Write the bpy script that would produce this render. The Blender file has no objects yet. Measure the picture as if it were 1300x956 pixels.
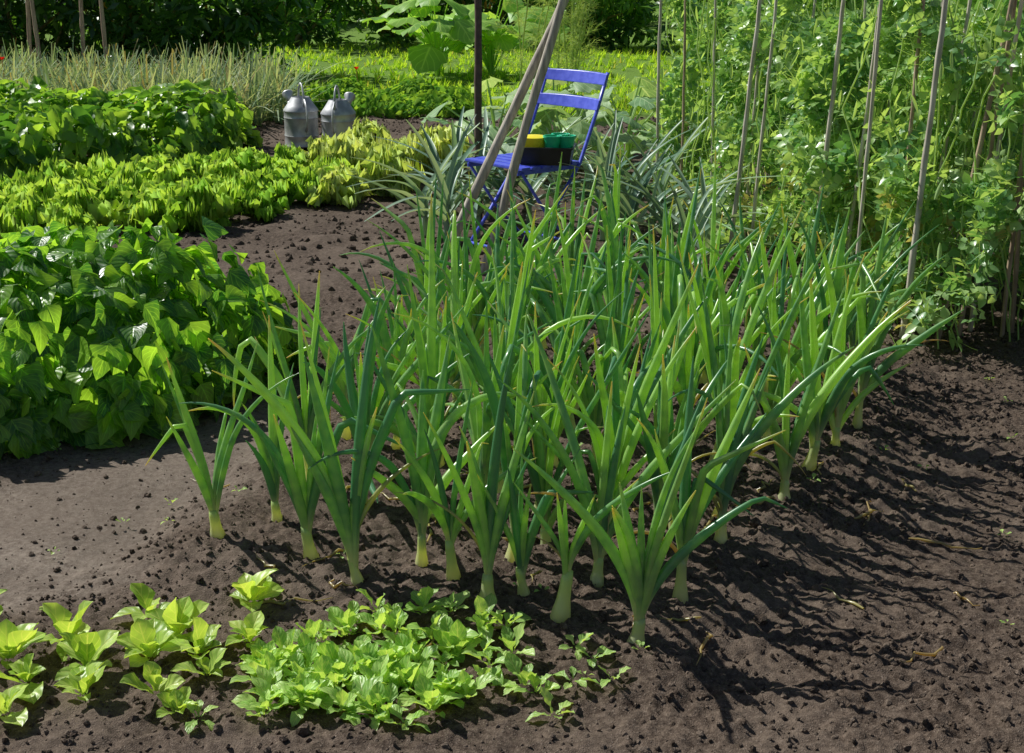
import bpy, math, numpy as np
from math import radians, sin, cos, pi
rng = np.random.default_rng(23)
scene = bpy.context.scene
U = rng.uniform

# ------------------------------------------------------------------ helpers
def nrm(a):
    a = np.asarray(a, float)
    return a/np.maximum(np.linalg.norm(a, axis=-1, keepdims=True), 1e-9)

def hash2(i, j, s):
    h = (i.astype(np.int64)*374761393 + j.astype(np.int64)*668265263 + s*1442695041) & 0xffffffff
    h = ((h ^ (h >> 13))*1274126177) & 0xffffffff
    h = h ^ (h >> 16)
    return (h & 0xffff)/65535.0

def vnoise(x, y, s=0):
    x = np.asarray(x, float); y = np.asarray(y, float)
    i = np.floor(x); j = np.floor(y); fx = x-i; fy = y-j
    fx = fx*fx*(3-2*fx); fy = fy*fy*(3-2*fy)
    a = hash2(i, j, s); b = hash2(i+1, j, s); c = hash2(i, j+1, s); d = hash2(i+1, j+1, s)
    return (a*(1-fx)+b*fx)*(1-fy)+(c*(1-fx)+d*fx)*fy

def sstep(a, b, x):
    t = np.clip((x-a)/(b-a), 0, 1)
    return t*t*(3-2*t)

def poly_sd(x, y, poly):
    x = np.asarray(x, float); y = np.asarray(y, float)
    n = len(poly); d = np.full(x.shape, 1e9); ins = np.zeros(x.shape, bool)
    for k in range(n):
        ax, ay = poly[k]; bx, by = poly[(k+1) % n]
        ex, ey = bx-ax, by-ay
        t = np.clip(((x-ax)*ex+(y-ay)*ey)/(ex*ex+ey*ey), 0, 1)
        d = np.minimum(d, np.hypot(x-ax-t*ex, y-ay-t*ey))
        cond = ((ay > y) != (by > y))
        with np.errstate(divide='ignore', invalid='ignore'):
            xi = (bx-ax)*(y-ay)/((by-ay) if by != ay else 1e-9)+ax
        ins ^= cond & (x < xi)
    return np.where(ins, d, -d)

def sample_poly(poly, n, inset=0.0):
    P = np.array(poly); lo = P.min(0); hi = P.max(0); out = []
    tot = 0
    while tot < n:
        q = rng.uniform(lo, hi, (n*2, 2))
        q = q[poly_sd(q[:, 0], q[:, 1], poly) > inset]
        out.append(q); tot += len(q)
    return np.concatenate(out)[:n]

class Acc:
    def __init__(s): s.V = []; s.Q = []; s.T = []; s.C = []; s.n = 0
    def add(s, V, F, C):
        V = np.asarray(V, float).reshape(-1, 3); F = np.asarray(F, int)
        C = np.asarray(C, float).reshape(-1, 4)
        s.V.append(V); s.C.append(C)
        (s.Q if F.shape[1] == 4 else s.T).append(F+s.n)
        s.n += len(V)
    def build(s, name, mat, smooth=True, parent=None):
        V = np.concatenate(s.V); C = np.concatenate(s.C)
        Q = np.concatenate(s.Q) if s.Q else np.zeros((0, 4), int)
        T = np.concatenate(s.T) if s.T else np.zeros((0, 3), int)
        me = bpy.data.meshes.new(name)
        me.vertices.add(len(V)); me.vertices.foreach_set('co', V.astype(np.float32).ravel())
        me.loops.add(Q.size+T.size)
        me.loops.foreach_set('vertex_index', np.concatenate([Q.ravel(), T.ravel()]).astype(np.int32))
        me.polygons.add(len(Q)+len(T))
        st = np.concatenate([np.arange(len(Q))*4, Q.size+np.arange(len(T))*3]).astype(np.int32)
        me.polygons.foreach_set('loop_start', st)
        me.update(calc_edges=True)
        me.polygons.foreach_set('use_smooth', np.full(len(me.polygons), smooth))
        at = me.attributes.new('col', 'FLOAT_COLOR', 'POINT')
        at.data.foreach_set('color', C.astype(np.float32).ravel())
        me.materials.append(mat); me.update()
        ob = bpy.data.objects.new(name, me); scene.collection.objects.link(ob)
        if parent: ob.parent = parent
        return ob

def frames(pts):
    T = nrm(np.gradient(pts, axis=0))
    ref = np.array([0.31, 0.2, 0.93]) if abs(T[0, 2]) < .8 else np.array([1., 0.1, 0])
    A = []; a = ref
    for t in T:
        a = a-np.dot(a, t)*t; a = a/np.linalg.norm(a); A.append(a)
    A = np.array(A); B = np.cross(T, A)
    return T, A, B

def tube(acc, pts, rad, ns=7, col=(.5, 0, 0, 0), flat=1.0, close=True, along=True):
    pts = np.asarray(pts, float); rad = np.asarray(rad, float)*np.ones(len(pts))
    if close:
        pts = np.vstack([pts[:1], pts, pts[-1:]]); rad = np.concatenate([[1e-4], rad, [1e-4]])
        p2 = pts.copy(); d = nrm(p2[2]-p2[1]); p2[0] -= d*1e-4; p2[-1] += nrm(p2[-2]-p2[-3])*1e-4
        pts = p2
    T, A, B = frames(pts)
    n = len(pts); th = np.linspace(0, 2*pi, ns, endpoint=False)
    V = pts[:, None, :]+rad[:, None, None]*(np.cos(th)[None, :, None]*A[:, None, :]+flat*np.sin(th)[None, :, None]*B[:, None, :])
    i = np.arange(n-1)[:, None]; j = np.arange(ns)[None, :]; j2 = (j+1) % ns
    F = np.stack([i*ns+j, i*ns+j2, (i+1)*ns+j2, (i+1)*ns+j], -1).reshape(-1, 4)
    t = np.linspace(0, 1, n)
    C = np.zeros((n, ns, 4)); C[:] = col
    if along: C[..., 1] = t[:, None]
    C[..., 2] = th[None, :]/(2*pi)
    acc.add(V.reshape(-1, 3), F, C.reshape(-1, 4))

def leaf_tpl(ny, nx, w, fold=0.0, arch=0.0, ruf=0.0, fr=3, ph=0.0, curl=0.0):
    V = []; UV = []
    for j in range(ny+1):
        t = j/ny
        for i in range(nx+1):
            s = -1+2*i/nx
            ww = max(w(t), .012)
            z = -arch*t*t+fold*abs(s)*ww-curl*s*s*ww
            z += ruf*abs(s)**1.5*sin(fr*2*pi*t+ph+(1.7 if s > 0 else 0))
            y = t*(1-.25*abs(arch)*t)
            y += ruf*.4*abs(s)**2*cos(fr*2*pi*t*1.3+ph)
            V.append((s*ww*.5, y, z)); UV.append((t, s*.5+.5))
    F = []
    for j in range(ny):
        for i in range(nx):
            a = j*(nx+1)+i; F.append((a, a+1, a+nx+2, a+nx+1))
    return np.array(V), np.array(F), np.array(UV)

def scatter(acc, tpl, P, D, N, S, r=None, a=0.0, vr=None):
    tv, tf, tuv = tpl
    P = np.asarray(P, float); n = len(P)
    if n == 0: return
    Y = nrm(D); N = np.asarray(N, float)+0*P
    Z = nrm(N-(N*Y).sum(-1, keepdims=True)*Y); X = np.cross(Y, Z)
    S = np.asarray(S, float)
    if S.ndim == 0: S = np.full((n, 3), float(S))
    if S.ndim == 1: S = np.repeat(S[:, None], 3, 1)
    V = P[:, None, :]+tv[None, :, 0:1]*(X*S[:, 0:1])[:, None, :]+tv[None, :, 1:2]*(Y*S[:, 1:2])[:, None, :]+tv[None, :, 2:3]*(Z*S[:, 2:3])[:, None, :]
    m = len(tv)
    F = (tf[None]+(np.arange(n)*m)[:, None, None]).reshape(-1, tf.shape[1])
    if r is None: r = rng.random(n)
    C = np.zeros((n, m, 4)); C[..., 0] = np.asarray(r)[:, None]
    if vr is not None: C[..., 0] = .45*C[..., 0]+.55*vr[None]
    C[..., 1] = tuv[None, :, 0]; C[..., 2] = tuv[None, :, 1]; C[..., 3] = np.asarray(a)[:, None] if np.ndim(a) else a
    acc.add(V.reshape(-1, 3), F, C.reshape(-1, 4))

def rdir(n, zlo=-.2, zhi=.5):
    th = U(0, 2*pi, n)
    return np.stack([np.cos(th), np.sin(th), U(zlo, zhi, n)], -1)

# ------------------------------------------------------------------ materials
def new_mat(name):
    m = bpy.data.materials.new(name); m.use_nodes = True
    nt = m.node_tree; nt.nodes.clear()
    return m, nt, nt.nodes.new, nt.links.new

def mixc(nt, f, a, b, mode='MIX'):
    n = nt.nodes.new('ShaderNodeMix'); n.data_type = 'RGBA'; n.blend_type = mode
    for sock, v in ((n.inputs[0], f), (n.inputs[6], a), (n.inputs[7], b)):
        if hasattr(v, 'is_linked'): nt.links.new(v, sock)
        elif isinstance(v, (int, float)): sock.default_value = v
        else: sock.default_value = (*v, 1) if len(v) == 3 else v
    return n.outputs[2]

def mth(nt, op, a, b=0.0, c=None):
    n = nt.nodes.new('ShaderNodeMath'); n.operation = op
    for k, v in enumerate((a, b, c)):
        if v is None: continue
        if hasattr(v, 'is_linked'): nt.links.new(v, n.inputs[k])
        else: n.inputs[k].default_value = v
    return n.outputs[0]

def ramp(nt, f, lo, hi):
    n = nt.nodes.new('ShaderNodeMapRange'); n.interpolation_type = 'SMOOTHSTEP'
    nt.links.new(f, n.inputs[0]); n.inputs[1].default_value = lo; n.inputs[2].default_value = hi
    return n.outputs[0]

def noise(nt, scale, detail=3, rough=.55, dist=0.0):
    tc = nt.nodes.new('ShaderNodeTexCoord')
    n = nt.nodes.new('ShaderNodeTexNoise'); n.inputs['Scale'].default_value = scale
    n.inputs['Detail'].default_value = detail; n.inputs['Roughness'].default_value = rough
    n.inputs['Distortion'].default_value = dist
    nt.links.new(tc.outputs['Object'], n.inputs['Vector'])
    return n.outputs['Fac']

def foliage(name, c1, c2, trans=.35, rough=.45, base=None, dead=(.46, .36, .16), vein=None, tcol=1.7, spec=.4, tip=None, near=False, far=False, bpos=.22):
    m, nt, N, L = new_mat(name)
    at = N('ShaderNodeAttribute'); at.attribute_name = 'col'
    sep = N('ShaderNodeSeparateColor'); L(at.outputs['Color'], sep.inputs[0])
    r, g, b, al = sep.outputs[0], sep.outputs[1], sep.outputs[2], at.outputs['Alpha']
    if near:
        nz = noise(nt, 35, 1)
        f = mth(nt, 'ADD', r, mth(nt, 'MULTIPLY', mth(nt, 'SUBTRACT', nz, .5), .9))
    else: f = r
    col = mixc(nt, ramp(nt, f, 0, 1), c1, c2)
    if base: col = mixc(nt, ramp(nt, g, bpos, 0.0), col, base)
    if tip: col = mixc(nt, mth(nt, 'MULTIPLY', ramp(nt, g, .86, 1.0), ramp(nt, r, .35, .8)), col, tip)
    h = None
    if vein:
        cnt, k = vein
        ac = mth(nt, 'ABSOLUTE', mth(nt, 'SUBTRACT', b, .5))
        s = mth(nt, 'SINE', mth(nt, 'MULTIPLY', mth(nt, 'SUBTRACT', g, mth(nt, 'MULTIPLY', ac, k)), cnt*2*pi))
        v1 = ramp(nt, s, .75, 1.0)
        v2 = ramp(nt, ac, .05, 0.0)
        vv = mth(nt, 'MAXIMUM', mth(nt, 'MULTIPLY', v1, .55), v2)
        col = mixc(nt, mth(nt, 'MULTIPLY', vv, .5), col, tuple(min(1, x*1.9+.02) for x in c2))
        h = mth(nt, 'ADD', mth(nt, 'MULTIPLY', s, -.5), mth(nt, 'MULTIPLY', v2, -1.5))
    col = mixc(nt, al, col, dead)
    if far:
        p = N('ShaderNodeBsdfDiffuse'); L(col, p.inputs[0])
    else:
        p = N('ShaderNodeBsdfPrincipled'); L(col, p.inputs['Base Color'])
        p.inputs['Roughness'].default_value = rough; p.inputs['Specular IOR Level'].default_value = spec
    t = N('ShaderNodeBsdfTranslucent')
    tc = mixc(nt, 1.0, col, (tcol*1.1, tcol, tcol*.45), 'MULTIPLY'); L(tc, t.inputs[0])
    if h is not None and near:
        bp = N('ShaderNodeBump'); bp.inputs['Strength'].default_value = .35; bp.inputs['Distance'].default_value = .002
        L(h, bp.inputs['Height']); L(bp.outputs[0], p.inputs['Normal'])
    mx = N('ShaderNodeMixShader'); mx.inputs[0].default_value = trans
    L(p.outputs[0], mx.inputs[1]); L(t.outputs[0], mx.inputs[2])
    o = N('ShaderNodeOutputMaterial'); L(mx.outputs[0], o.inputs[0])
    return m

def solid(name, c1, c2, rough=.6, scale=20, metal=0.0, bump=.2, stretch=None, dist=.004):
    m, nt, N, L = new_mat(name)
    tc = N('ShaderNodeTexCoord'); mp = N('ShaderNodeMapping'); L(tc.outputs['Object'], mp.inputs[0])
    if stretch: mp.inputs['Scale'].default_value = stretch
    n = N('ShaderNodeTexNoise'); n.inputs['Scale'].default_value = scale; n.inputs['Detail'].default_value = 4
    L(mp.outputs[0], n.inputs['Vector'])
    col = mixc(nt, ramp(nt, n.outputs['Fac'], .3, .7), c1, c2)
    p = N('ShaderNodeBsdfPrincipled'); L(col, p.inputs['Base Color'])
    p.inputs['Metallic'].default_value = metal
    rr = N('ShaderNodeMapRange'); L(n.outputs['Fac'], rr.inputs[0]); rr.inputs[3].default_value = rough-.12; rr.inputs[4].default_value = rough+.12
    L(rr.outputs[0], p.inputs['Roughness'])
    bp = N('ShaderNodeBump'); bp.inputs['Strength'].default_value = bump; bp.inputs['Distance'].default_value = dist
    L(n.outputs['Fac'], bp.inputs['Height']); L(bp.outputs[0], p.inputs['Normal'])
    o = N('ShaderNodeOutputMaterial'); L(p.outputs[0], o.inputs[0])
    return m

M_onion = foliage('onion_leaf', (.11, .30, .15), (.42, .64, .19), trans=.38, rough=.28, base=(.66, .68, .40), tip=(.62, .54, .22), tcol=1.9, spec=1.0, near=True)
M_bean = foliage('bean_leaf', (.05, .16, .03), (.22, .40, .045), trans=.46, rough=.34, vein=(6, .9), tcol=2.6, near=True, spec=.7)
M_lett = foliage('frilly_lettuce_leaf', (.28, .54, .06), (.62, .84, .20), trans=.44, rough=.5, base=(.4, .55, .2), tcol=1.25, far=True)
M_lett2 = foliage('pale_lettuce_leaf', (.54, .74, .18), (.80, .90, .40), trans=.42, rough=.5, base=(.65, .7, .4), tcol=1.1, far=True)
M_seed = foliage('young_lettuce_leaf', (.34, .54, .09), (.60, .80, .18), trans=.42, rough=.38, vein=(4, .8), tcol=1.3, near=True, spec=.5)
M_rad = foliage('seedling_leaf', (.30, .54, .12), (.54, .78, .22), trans=.4, rough=.38, vein=(5, .8), tcol=1.35, near=True, spec=.5)
M_chard = foliage('beet_leaf', (.08, .22, .035), (.36, .58, .085), trans=.44, rough=.36, tcol=1.8, spec=.5)
M_pea = foliage('pea_leaf', (.12, .30, .10), (.46, .66, .25), trans=.40, rough=.34, tcol=1.5, spec=.7)
M_leek = foliage('leek_leaf', (.15, .28, .20), (.36, .50, .36), trans=.25, rough=.40, tcol=1.5, spec=.5)
M_thin = foliage('shallot_leaf', (.19, .31, .18), (.54, .62, .40), trans=.3, rough=.5, tcol=1.4, far=True)
M_squash = foliage('squash_leaf', (.18, .35, .16), (.44, .62, .32), trans=.36, rough=.55, vein=(5, .9), tcol=1.5)
M_rhub = foliage('rhubarb_leaf', (.18, .40, .06), (.42, .66, .14), trans=.44, rough=.45, vein=(4, .9), tcol=1.5)
M_fenn = foliage('fennel_frond', (.30, .45, .12), (.54, .66, .28), trans=.35, rough=.5, tcol=1.4, far=True)
M_grass = foliage('grass_blade', (.28, .52, .04), (.58, .78, .10), trans=.48, rough=.5, tcol=1.4, far=True)
M_shrub = foliage('shrub_leaf', (.03, .10, .02), (.13, .28, .045), trans=.38, rough=.33, tcol=2.1, spec=.6)
M_shrub2 = foliage('bush_leaf', (.05, .15, .03), (.24, .44, .07), trans=.42, rough=.40, tcol=2.0)
M_hedge = foliage('hedge_leaf', (.03, .10, .02), (.13, .26, .04), trans=.34, far=True)
M_low = foliage('potato_leaf', (.09, .24, .04), (.30, .50, .07), trans=.4, rough=.45, tcol=1.7, far=True)
M_cane = solid('bamboo_cane', (.44, .39, .31), (.70, .64, .53), .5, 14, stretch=(3, 3, .6))
M_caned = solid('stake_bark', (.29, .20, .14), (.54, .40, .28), .6, 14, stretch=(3, 3, .6))
M_pole = solid('weathered_pole', (.32, .28, .23), (.60, .54, .45), .75, 10, stretch=(6, 6, .7), bump=.5)
M_post = solid('rusty_post', (.07, .045, .035), (.14, .09, .07), .7, 30)
M_blue = solid('blue_paint', (.08, .11, .64), (.12, .16, .80), .34, 30, bump=.1)
M_black = solid('black_plastic', (.010, .010, .011), (.020, .020, .023), .4, 20)
M_green = solid('green_plastic', (.01, .48, .24), (.015, .60, .30), .4, 20)
M_yell = solid('yellow_plastic', (.9, .74, .02), (.94, .82, .04), .45, 20)
M_zinc = solid('galvanised_zinc', (.36, .37, .38), (.58, .59, .60), .5, 18, metal=.5, bump=.2)
M_red = foliage('poppy_petal', (.5, .015, .01), (.65, .03, .015), trans=.3)

# ------------------------------------------------------------------ layout
BED = [(-.84, 3.1), (.28, 2.48), (1.22, 4.1), (1.42, 4.7), (.7, 5.35), (-.45, 5.05)]
def pathmask(x, y):
    d = poly_sd(x, y, [(-3.5, 2.55), (-1.3, 2.78), (-.98, 2.98), (-.76, 3.35), (-.6, 4.2), (-.85, 4.4), (-1.2, 3.95), (-1.6, 3.6), (-3.5, 3.3)])
    return sstep(-.10, .14, d+.14*(vnoise(x*7, y*7, 3)-.5)+.08*(vnoise(x*19, y*19, 33)-.5))
def lawnmask(x, y):
    return np.maximum(sstep(13.7, 14.0, y)*sstep(-2.6, -2.4, x), np.maximum(sstep(15.0, 15.4, y), sstep(-.3, 0, x)*sstep(12.2, 12.6, y)))

def gz(x, y, fine=True):
    x = np.asarray(x, float); y = np.asarray(y, float)
    pm = pathmask(x, y); lm = lawnmask(x, y)
    sd = poly_sd(x, y, BED)
    h = .04*sstep(-.14, .1, sd)
    h = h+.04*(vnoise(x*1.1, y*1.1, 9)-.5)+.018*(vnoise(x*4.3, y*4.3, 19)-.5)
    far_ = np.clip((y-5)/3, 0, 1)
    rough = (1-pm*.75)*(1-lm*.8)*(.6+.9*vnoise(x*2.3, y*2.3, 55))
    b = np.abs(vnoise(x*31+7, y*31, 2)-.5)*2; a = vnoise(x*15+y*5, y*15-x*6, 1)
    h = h+rough*(1-far_)*(.010*a+.009*(1-b))+far_*rough*.03*vnoise(x*7.3, y*7.3, 71)
    if fine:
        h = h+rough*(1-far_)*(.012*vnoise(x*52+y*9, y*52-x*9, 4)+.010*vnoise(x*92, y*92, 5))
    return h-.02

def axis(lo, hi, step, far, grow=1.09):
    c = list(np.arange(lo, hi, step)); s = step; v = c[-1]
    while v < far: s *= (1.006 if s < .05 else grow); v += s; c.append(v)
    s = step; v = c[0]; pre = []
    while v > -far: s *= (1.03 if s < .05 else grow); v -= s; pre.append(v)
    return np.array(pre[::-1]+c)
xs = axis(-1.6, 1.95, .0100, 400, 1.1); ys = axis(2.2, 4.6, .0105, 400, 1.1)
gx, gy = np.meshgrid(xs, ys); H = gz(gx, gy)
ny_, nx_ = gx.shape
V = np.stack([gx, gy, H], -1).reshape(-1, 3)
i = np.arange(ny_-1)[:, None]; j = np.arange(nx_-1)[None]
F = np.stack([i*nx_+j, i*nx_+j+1, (i+1)*nx_+j+1, (i+1)*nx_+j], -1).reshape(-1, 4)
C = np.zeros((V.shape[0], 4)); C[:, 0] = pathmask(gx, gy).ravel(); C[:, 1] = lawnmask(gx, gy).ravel()
C[:, 2] = (.5*vnoise(gx*1.7, gy*1.7, 66)+.5*vnoise(gx*6, gy*6, 67)).ravel(); C[:, 3] = 1
def ground_mat():
    m, nt, N, L = new_mat('garden_soil')
    at = N('ShaderNodeAttribute'); at.attribute_name = 'col'
    sep = N('ShaderNodeSeparateColor'); L(at.outputs['Color'], sep.inputs[0])
    n2 = noise(nt, 70, 3, .7); n3 = noise(nt, 300, 2, .7)
    soil = mixc(nt, ramp(nt, n2, .3, .75), (.046, .032, .023), (.165, .124, .094))
    soil = mixc(nt, mth(nt, 'MULTIPLY', ramp(nt, sep.outputs[2], .3, .9), .5), soil, (.21, .163, .126))
    soil = mixc(nt, mth(nt, 'MULTIPLY', ramp(nt, n3, .58, .74), .65), soil, (.42, .35, .285))
    path = mixc(nt, ramp(nt, n2, .3, .7), (.16, .125, .098), (.31, .258, .208))
    path = mixc(nt, mth(nt, 'MULTIPLY', ramp(nt, sep.outputs[2], .7, .3), .5), path, (.13, .10, .078))
    path = mixc(nt, mth(nt, 'MULTIPLY', ramp(nt, n3, .58, .72), .5), path, (.48, .42, .35))
    lawn = mixc(nt, ramp(nt, n2, .3, .7), (.10, .19, .03), (.19, .31, .05))
    c = mixc(nt, sep.outputs[0], soil, path); c = mixc(nt, sep.outputs[1], c, lawn)
    p = N('ShaderNodeBsdfPrincipled'); L(c, p.inputs['Base Color']); p.inputs['Roughness'].default_value = .95
    p.inputs['Specular IOR Level'].default_value = .15
    bp = N('ShaderNodeBump'); bp.inputs['Strength'].default_value = .9; bp.inputs['Distance'].default_value = .005
    L(n3, bp.inputs['Height']); L(bp.outputs[0], p.inputs['Normal'])
    o = N('ShaderNodeOutputMaterial'); L(p.outputs[0], o.inputs[0])
    return m
M_soil = ground_mat()
a = Acc(); a.add(V, F, C); a.build('ground', M_soil)

def ico():
    t = (1+5**.5)/2
    v = np.array([(-1, t, 0), (1, t, 0), (-1, -t, 0), (1, -t, 0), (0, -1, t), (0, 1, t), (0, -1, -t), (0, 1, -t), (t, 0, -1), (t, 0, 1), (-t, 0, -1), (-t, 0, 1)], float)
    f = [(0, 11, 5), (0, 5, 1), (0, 1, 7), (0, 7, 10), (0, 10, 11), (1, 5, 9), (5, 11, 4), (11, 10, 2), (10, 7, 6), (7, 1, 8), (3, 9, 4), (3, 4, 2), (3, 2, 6), (3, 6, 8), (3, 8, 9), (4, 9, 5), (2, 4, 11), (6, 2, 10), (8, 6, 7), (9, 8, 1)]
    return nrm(v), np.array(f)
def subdiv(v, f):
    v = list(map(tuple, v)); cache = {}; nf = []
    def mid(a, b):
        k = (min(a, b), max(a, b))
        if k not in cache:
            m = nrm((np.array(v[a])+np.array(v[b]))/2); v.append(tuple(m)); cache[k] = len(v)-1
        return cache[k]
    for a_, b_, c_ in f:
        x, y, z = mid(a_, b_), mid(b_, c_), mid(c_, a_)
        nf += [(a_, x, z), (b_, y, x), (c_, z, y), (x, y, z)]
    return np.array(v), np.array(nf)
iv, jf = ico(); iv2, jf2 = subdiv(iv, jf)
cl = Acc()
def clods(n, lo, hi, box, tv, tf, power=3):
    x = U(box[0], box[1], n); y = U(box[2], box[3], n)
    keep = (rng.random(n) > pathmask(x, y)*.7) & (lawnmask(x, y) < .5) & (rng.random(n) < .25+vnoise(x*3, y*3, 91))
    x, y = x[keep], y[keep]; n = len(x)
    s = lo+(hi-lo)*rng.random(n)**power*(1-.6*pathmask(x, y))
    P = np.stack([x, y, gz(x, y)+s*.1], -1)
    for k in range(8):
        idx = np.arange(k, n, 8)
        v = tv*(1+rng.uniform(-.32, .3, (len(tv), 1)))
        S = s[idx, None]*U(.7, 1.2, (len(idx), 3))
        scatter(cl, (v, tf, np.zeros((len(v), 2))), P[idx], rdir(len(idx), -.6, .6), rdir(len(idx), .2, 2), S)
        cl.C[-1][:, 0:3] *= 0; cl.C[-1][:, 3] = 1; cl.C[-1][:, 2] = np.repeat(U(0, 1, len(idx)), len(v))
clods(30000, .002, .008, (-1.7, 2.2, 2.1, 5.2), iv, jf, 2)
clods(2600, .006, .016, (-1.7, 2.3, 2.1, 5.6), iv2, jf2, 4)
clods(9000, .006, .022, (-2.5, 2.5, 5.0, 12.5), iv, jf, 2)
cl.build('soil_clods', M_soil, smooth=False)

# ------------------------------------------------------------------ onions
def onion(acc, x, y, hgt=.55, nl=7, lean=(0, 0), spread=1.0, plane=None, deadness=.07, wide=1.0, flop=1.0):
    z0 = float(gz(x, y, False))
    base = np.array([x, y, z0-.01])
    pr = U(0, 1)
    sl = U(.07, .13); ax = nrm(np.array([lean[0]*.8+U(-.16, .16), lean[1]*.5+U(-.1, .1), 1.0]))
    t = np.linspace(0, 1, 7)
    rs = U(.0095, .0135)*(.7+.3*wide)
    rad = rs*np.array([1.2, 1.6, 1.35, 1.05, .95, .92, .75])
    pts = base+ax*sl*t[:, None]
    c = np.array((.6+.4*pr, 0, 0, 0))
    tube(acc, pts, rad, 9, c, along=False)
    acc.C[-1][:, 1] = np.clip(np.repeat(np.concatenate([[0], t, [1]]), 9)*.13, 0, 1)
    if plane is None: plane = U(0, pi)
    for k in range(nl):
        f = k/(nl-1)
        side = 1 if k % 2 else -1
        az = plane+(pi if side < 0 else 0)+rng.normal(0, .45)
        tilt = (0.60-.50*f)*spread*U(.4, 1.35)
        L_ = hgt*U(.62, 1.18)*(1.0-.22*abs(f-.55))
        rm = U(.0060, .0112)*(hgt/.55)*wide
        if k == 0: L_ *= .75
        n = 17
        ts = np.linspace(0, 1, n)
        a0 = tilt*.35; curv = tilt*U(.2, 1.3)
        ang = a0+curv*np.sin(np.minimum(ts*1.6, 1)*pi/2)
        bend = U(-.25, .7); bend = bend*abs(bend)*1.4*flop
        ang = ang+bend*ts**2*1.5
        q_ = rng.random()/max(flop, .01)
        if q_ < .15:
            kt = U(.5, .88); ang = ang+np.clip((ts-kt)*14, 0, 1)*U(.6, 2.2)
        elif q_ < .25: ang = ang+np.clip(ts-.4, 0, 1)*U(1.2, 3.0)
        dead = 0.0
        if rng.random() < deadness or (k == 0 and rng.random() < .3):
            dead = U(.5, .95); ang = ang+ts*U(.8, 1.9); rm *= .4; L_ *= .75
        wob = az+np.cumsum(rng.normal(0, .06, n))
        d = np.stack([np.sin(ang)*np.cos(wob), np.sin(ang)*np.sin(wob), np.cos(ang)], -1)
        d = d+np.array([lean[0], lean[1], 0])*(.4+ts[:, None]*.6); d = nrm(d)
        st = base+ax*sl*U(.5, 1.0)
        pts = np.vstack([st, st+np.cumsum(d*L_/(n-1), 0)])[:-1]
        pts[:, 2] = np.maximum(pts[:, 2], gz(pts[:, 0], pts[:, 1], False)+.008)
        prof = np.interp(ts, [0, .08, .28, .5, .75, .93, 1], [.62, .72, 1.05, .98, .68, .30, .08])
        r_ = np.clip(pr*.4+U(-.15, .75), 0, 1)
        tube(acc, pts, rm*prof, 9, (r_, 0, 0, dead), flat=U(.8, 1), close=False)

front = [
 (-.71, 3.15, .43, 7, (-.12, 0), 0.1, 1.25), (-.585, 3.27, .45, 6, (0, .05), 1.2, .9), (-.47, 3.06, .50, 8, (-.03, .05), .2, 1.0),
 (-.345, 2.92, .60, 9, (-.16, .0), 0.0, 1.0), (-.21, 3.0, .54, 8, (.0, .05), .6, .9), (-.055, 2.83, .54, 8, (.02, .02), .3, .7),
 (.10, 2.74, .34, 7, (.06, 0), .2, 1.1), (.255, 2.64, .49, 10, (.07, .02), .1, .9), (.19, 2.92, .54, 8, (.08, .05), .5, .9),
 (-.0, 3.04, .54, 8, (0, .05), 1.3, .8), (.37, 2.83, .50, 8, (.10, .03), .2, .9), (.33, 3.07, .55, 8, (.08, .05), 1.0, .9),
 (.50, 3.12, .52, 8, (.12, .0), .4, 1.0), (.70, 3.38, .52, 9, (.13, .0), .2, 1.1),
 (.80, 3.58, .52, 8, (.15, .03), .3, 1.1), (.92, 3.78, .54, 9, (.18, .0), .2, 1.2), (1.03, 3.98, .56, 9, (.2, .0), .2, 1.2), (-.13, 2.93, .40, 6, (.03, .0), .2, 1.2), (.03, 2.86, .44, 6, (-.05, .0), .9, 1.0)]
pos = []
for (x, y, h, nl, ln, pl, sp) in front:
    ac = Acc(); onion(ac, x, y, h, nl, ln, sp, pl, .05, 1.22, flop=.6); ac.build('onion_plant', M_onion); pos.append((x, y))
INN = [(-.60, 3.32), (-.3, 3.15), (.1, 2.95), (.32, 2.95), (1.05, 4.1), (1.28, 4.6), (.66, 5.1), (-.33, 4.90)]
ac = Acc()
e1 = np.array([.867, -.498]); e2 = np.array([.498, .867]); o = np.array([-.7, 3.15])
cnt = 0
for r_i in range(-4, 24):
    for c_i in range(-14, 18):
        p = o+e2*r_i*.185+e1*(c_i*.17+(r_i % 2)*.07)+rng.normal(0, .022, 2)
        if poly_sd(p[0], p[1], INN) < 0: continue
        if min(math.hypot(p[0]-q[0], p[1]-q[1]) for q in pos) < .11: continue
        if rng.random() < .04: continue
        pos.append(tuple(p)); cnt += 1
        lx = .02+.16*sstep(.1, 1.1, p[0]) - .10*sstep(-.1, -.6, p[0])
        onion(ac, p[0], p[1], U(.46, .66), int(rng.integers(7, 10)), (lx+U(-.1, .1), U(-.08, .08)), U(.6, 1.35), wide=1.08)
ac.build('onion_bed', M_onion)
print('onions', cnt)
ac = Acc()
for k in range(40):
    x, y = U(-.8, 1.2), U(2.6, 3.6); th = U(0, 2*pi); n = 8; L_ = U(.05, .18)
    q = np.stack([x+np.cos(th)*np.linspace(0, L_, n)+rng.normal(0, .006, n), y+np.sin(th)*np.linspace(0, L_, n)+rng.normal(0, .006, n)], -1)
    z = gz(q[:, 0], q[:, 1])+.006
    tube(ac, np.column_stack([q, z]), .003*np.interp(np.linspace(0, 1, n), [0, .3, 1], [.6, 1.3, .2]), 5, (U(0, 1), 0, 0, U(.7, 1)), close=False)
ac.build('withered_leaves', M_onion)

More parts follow.
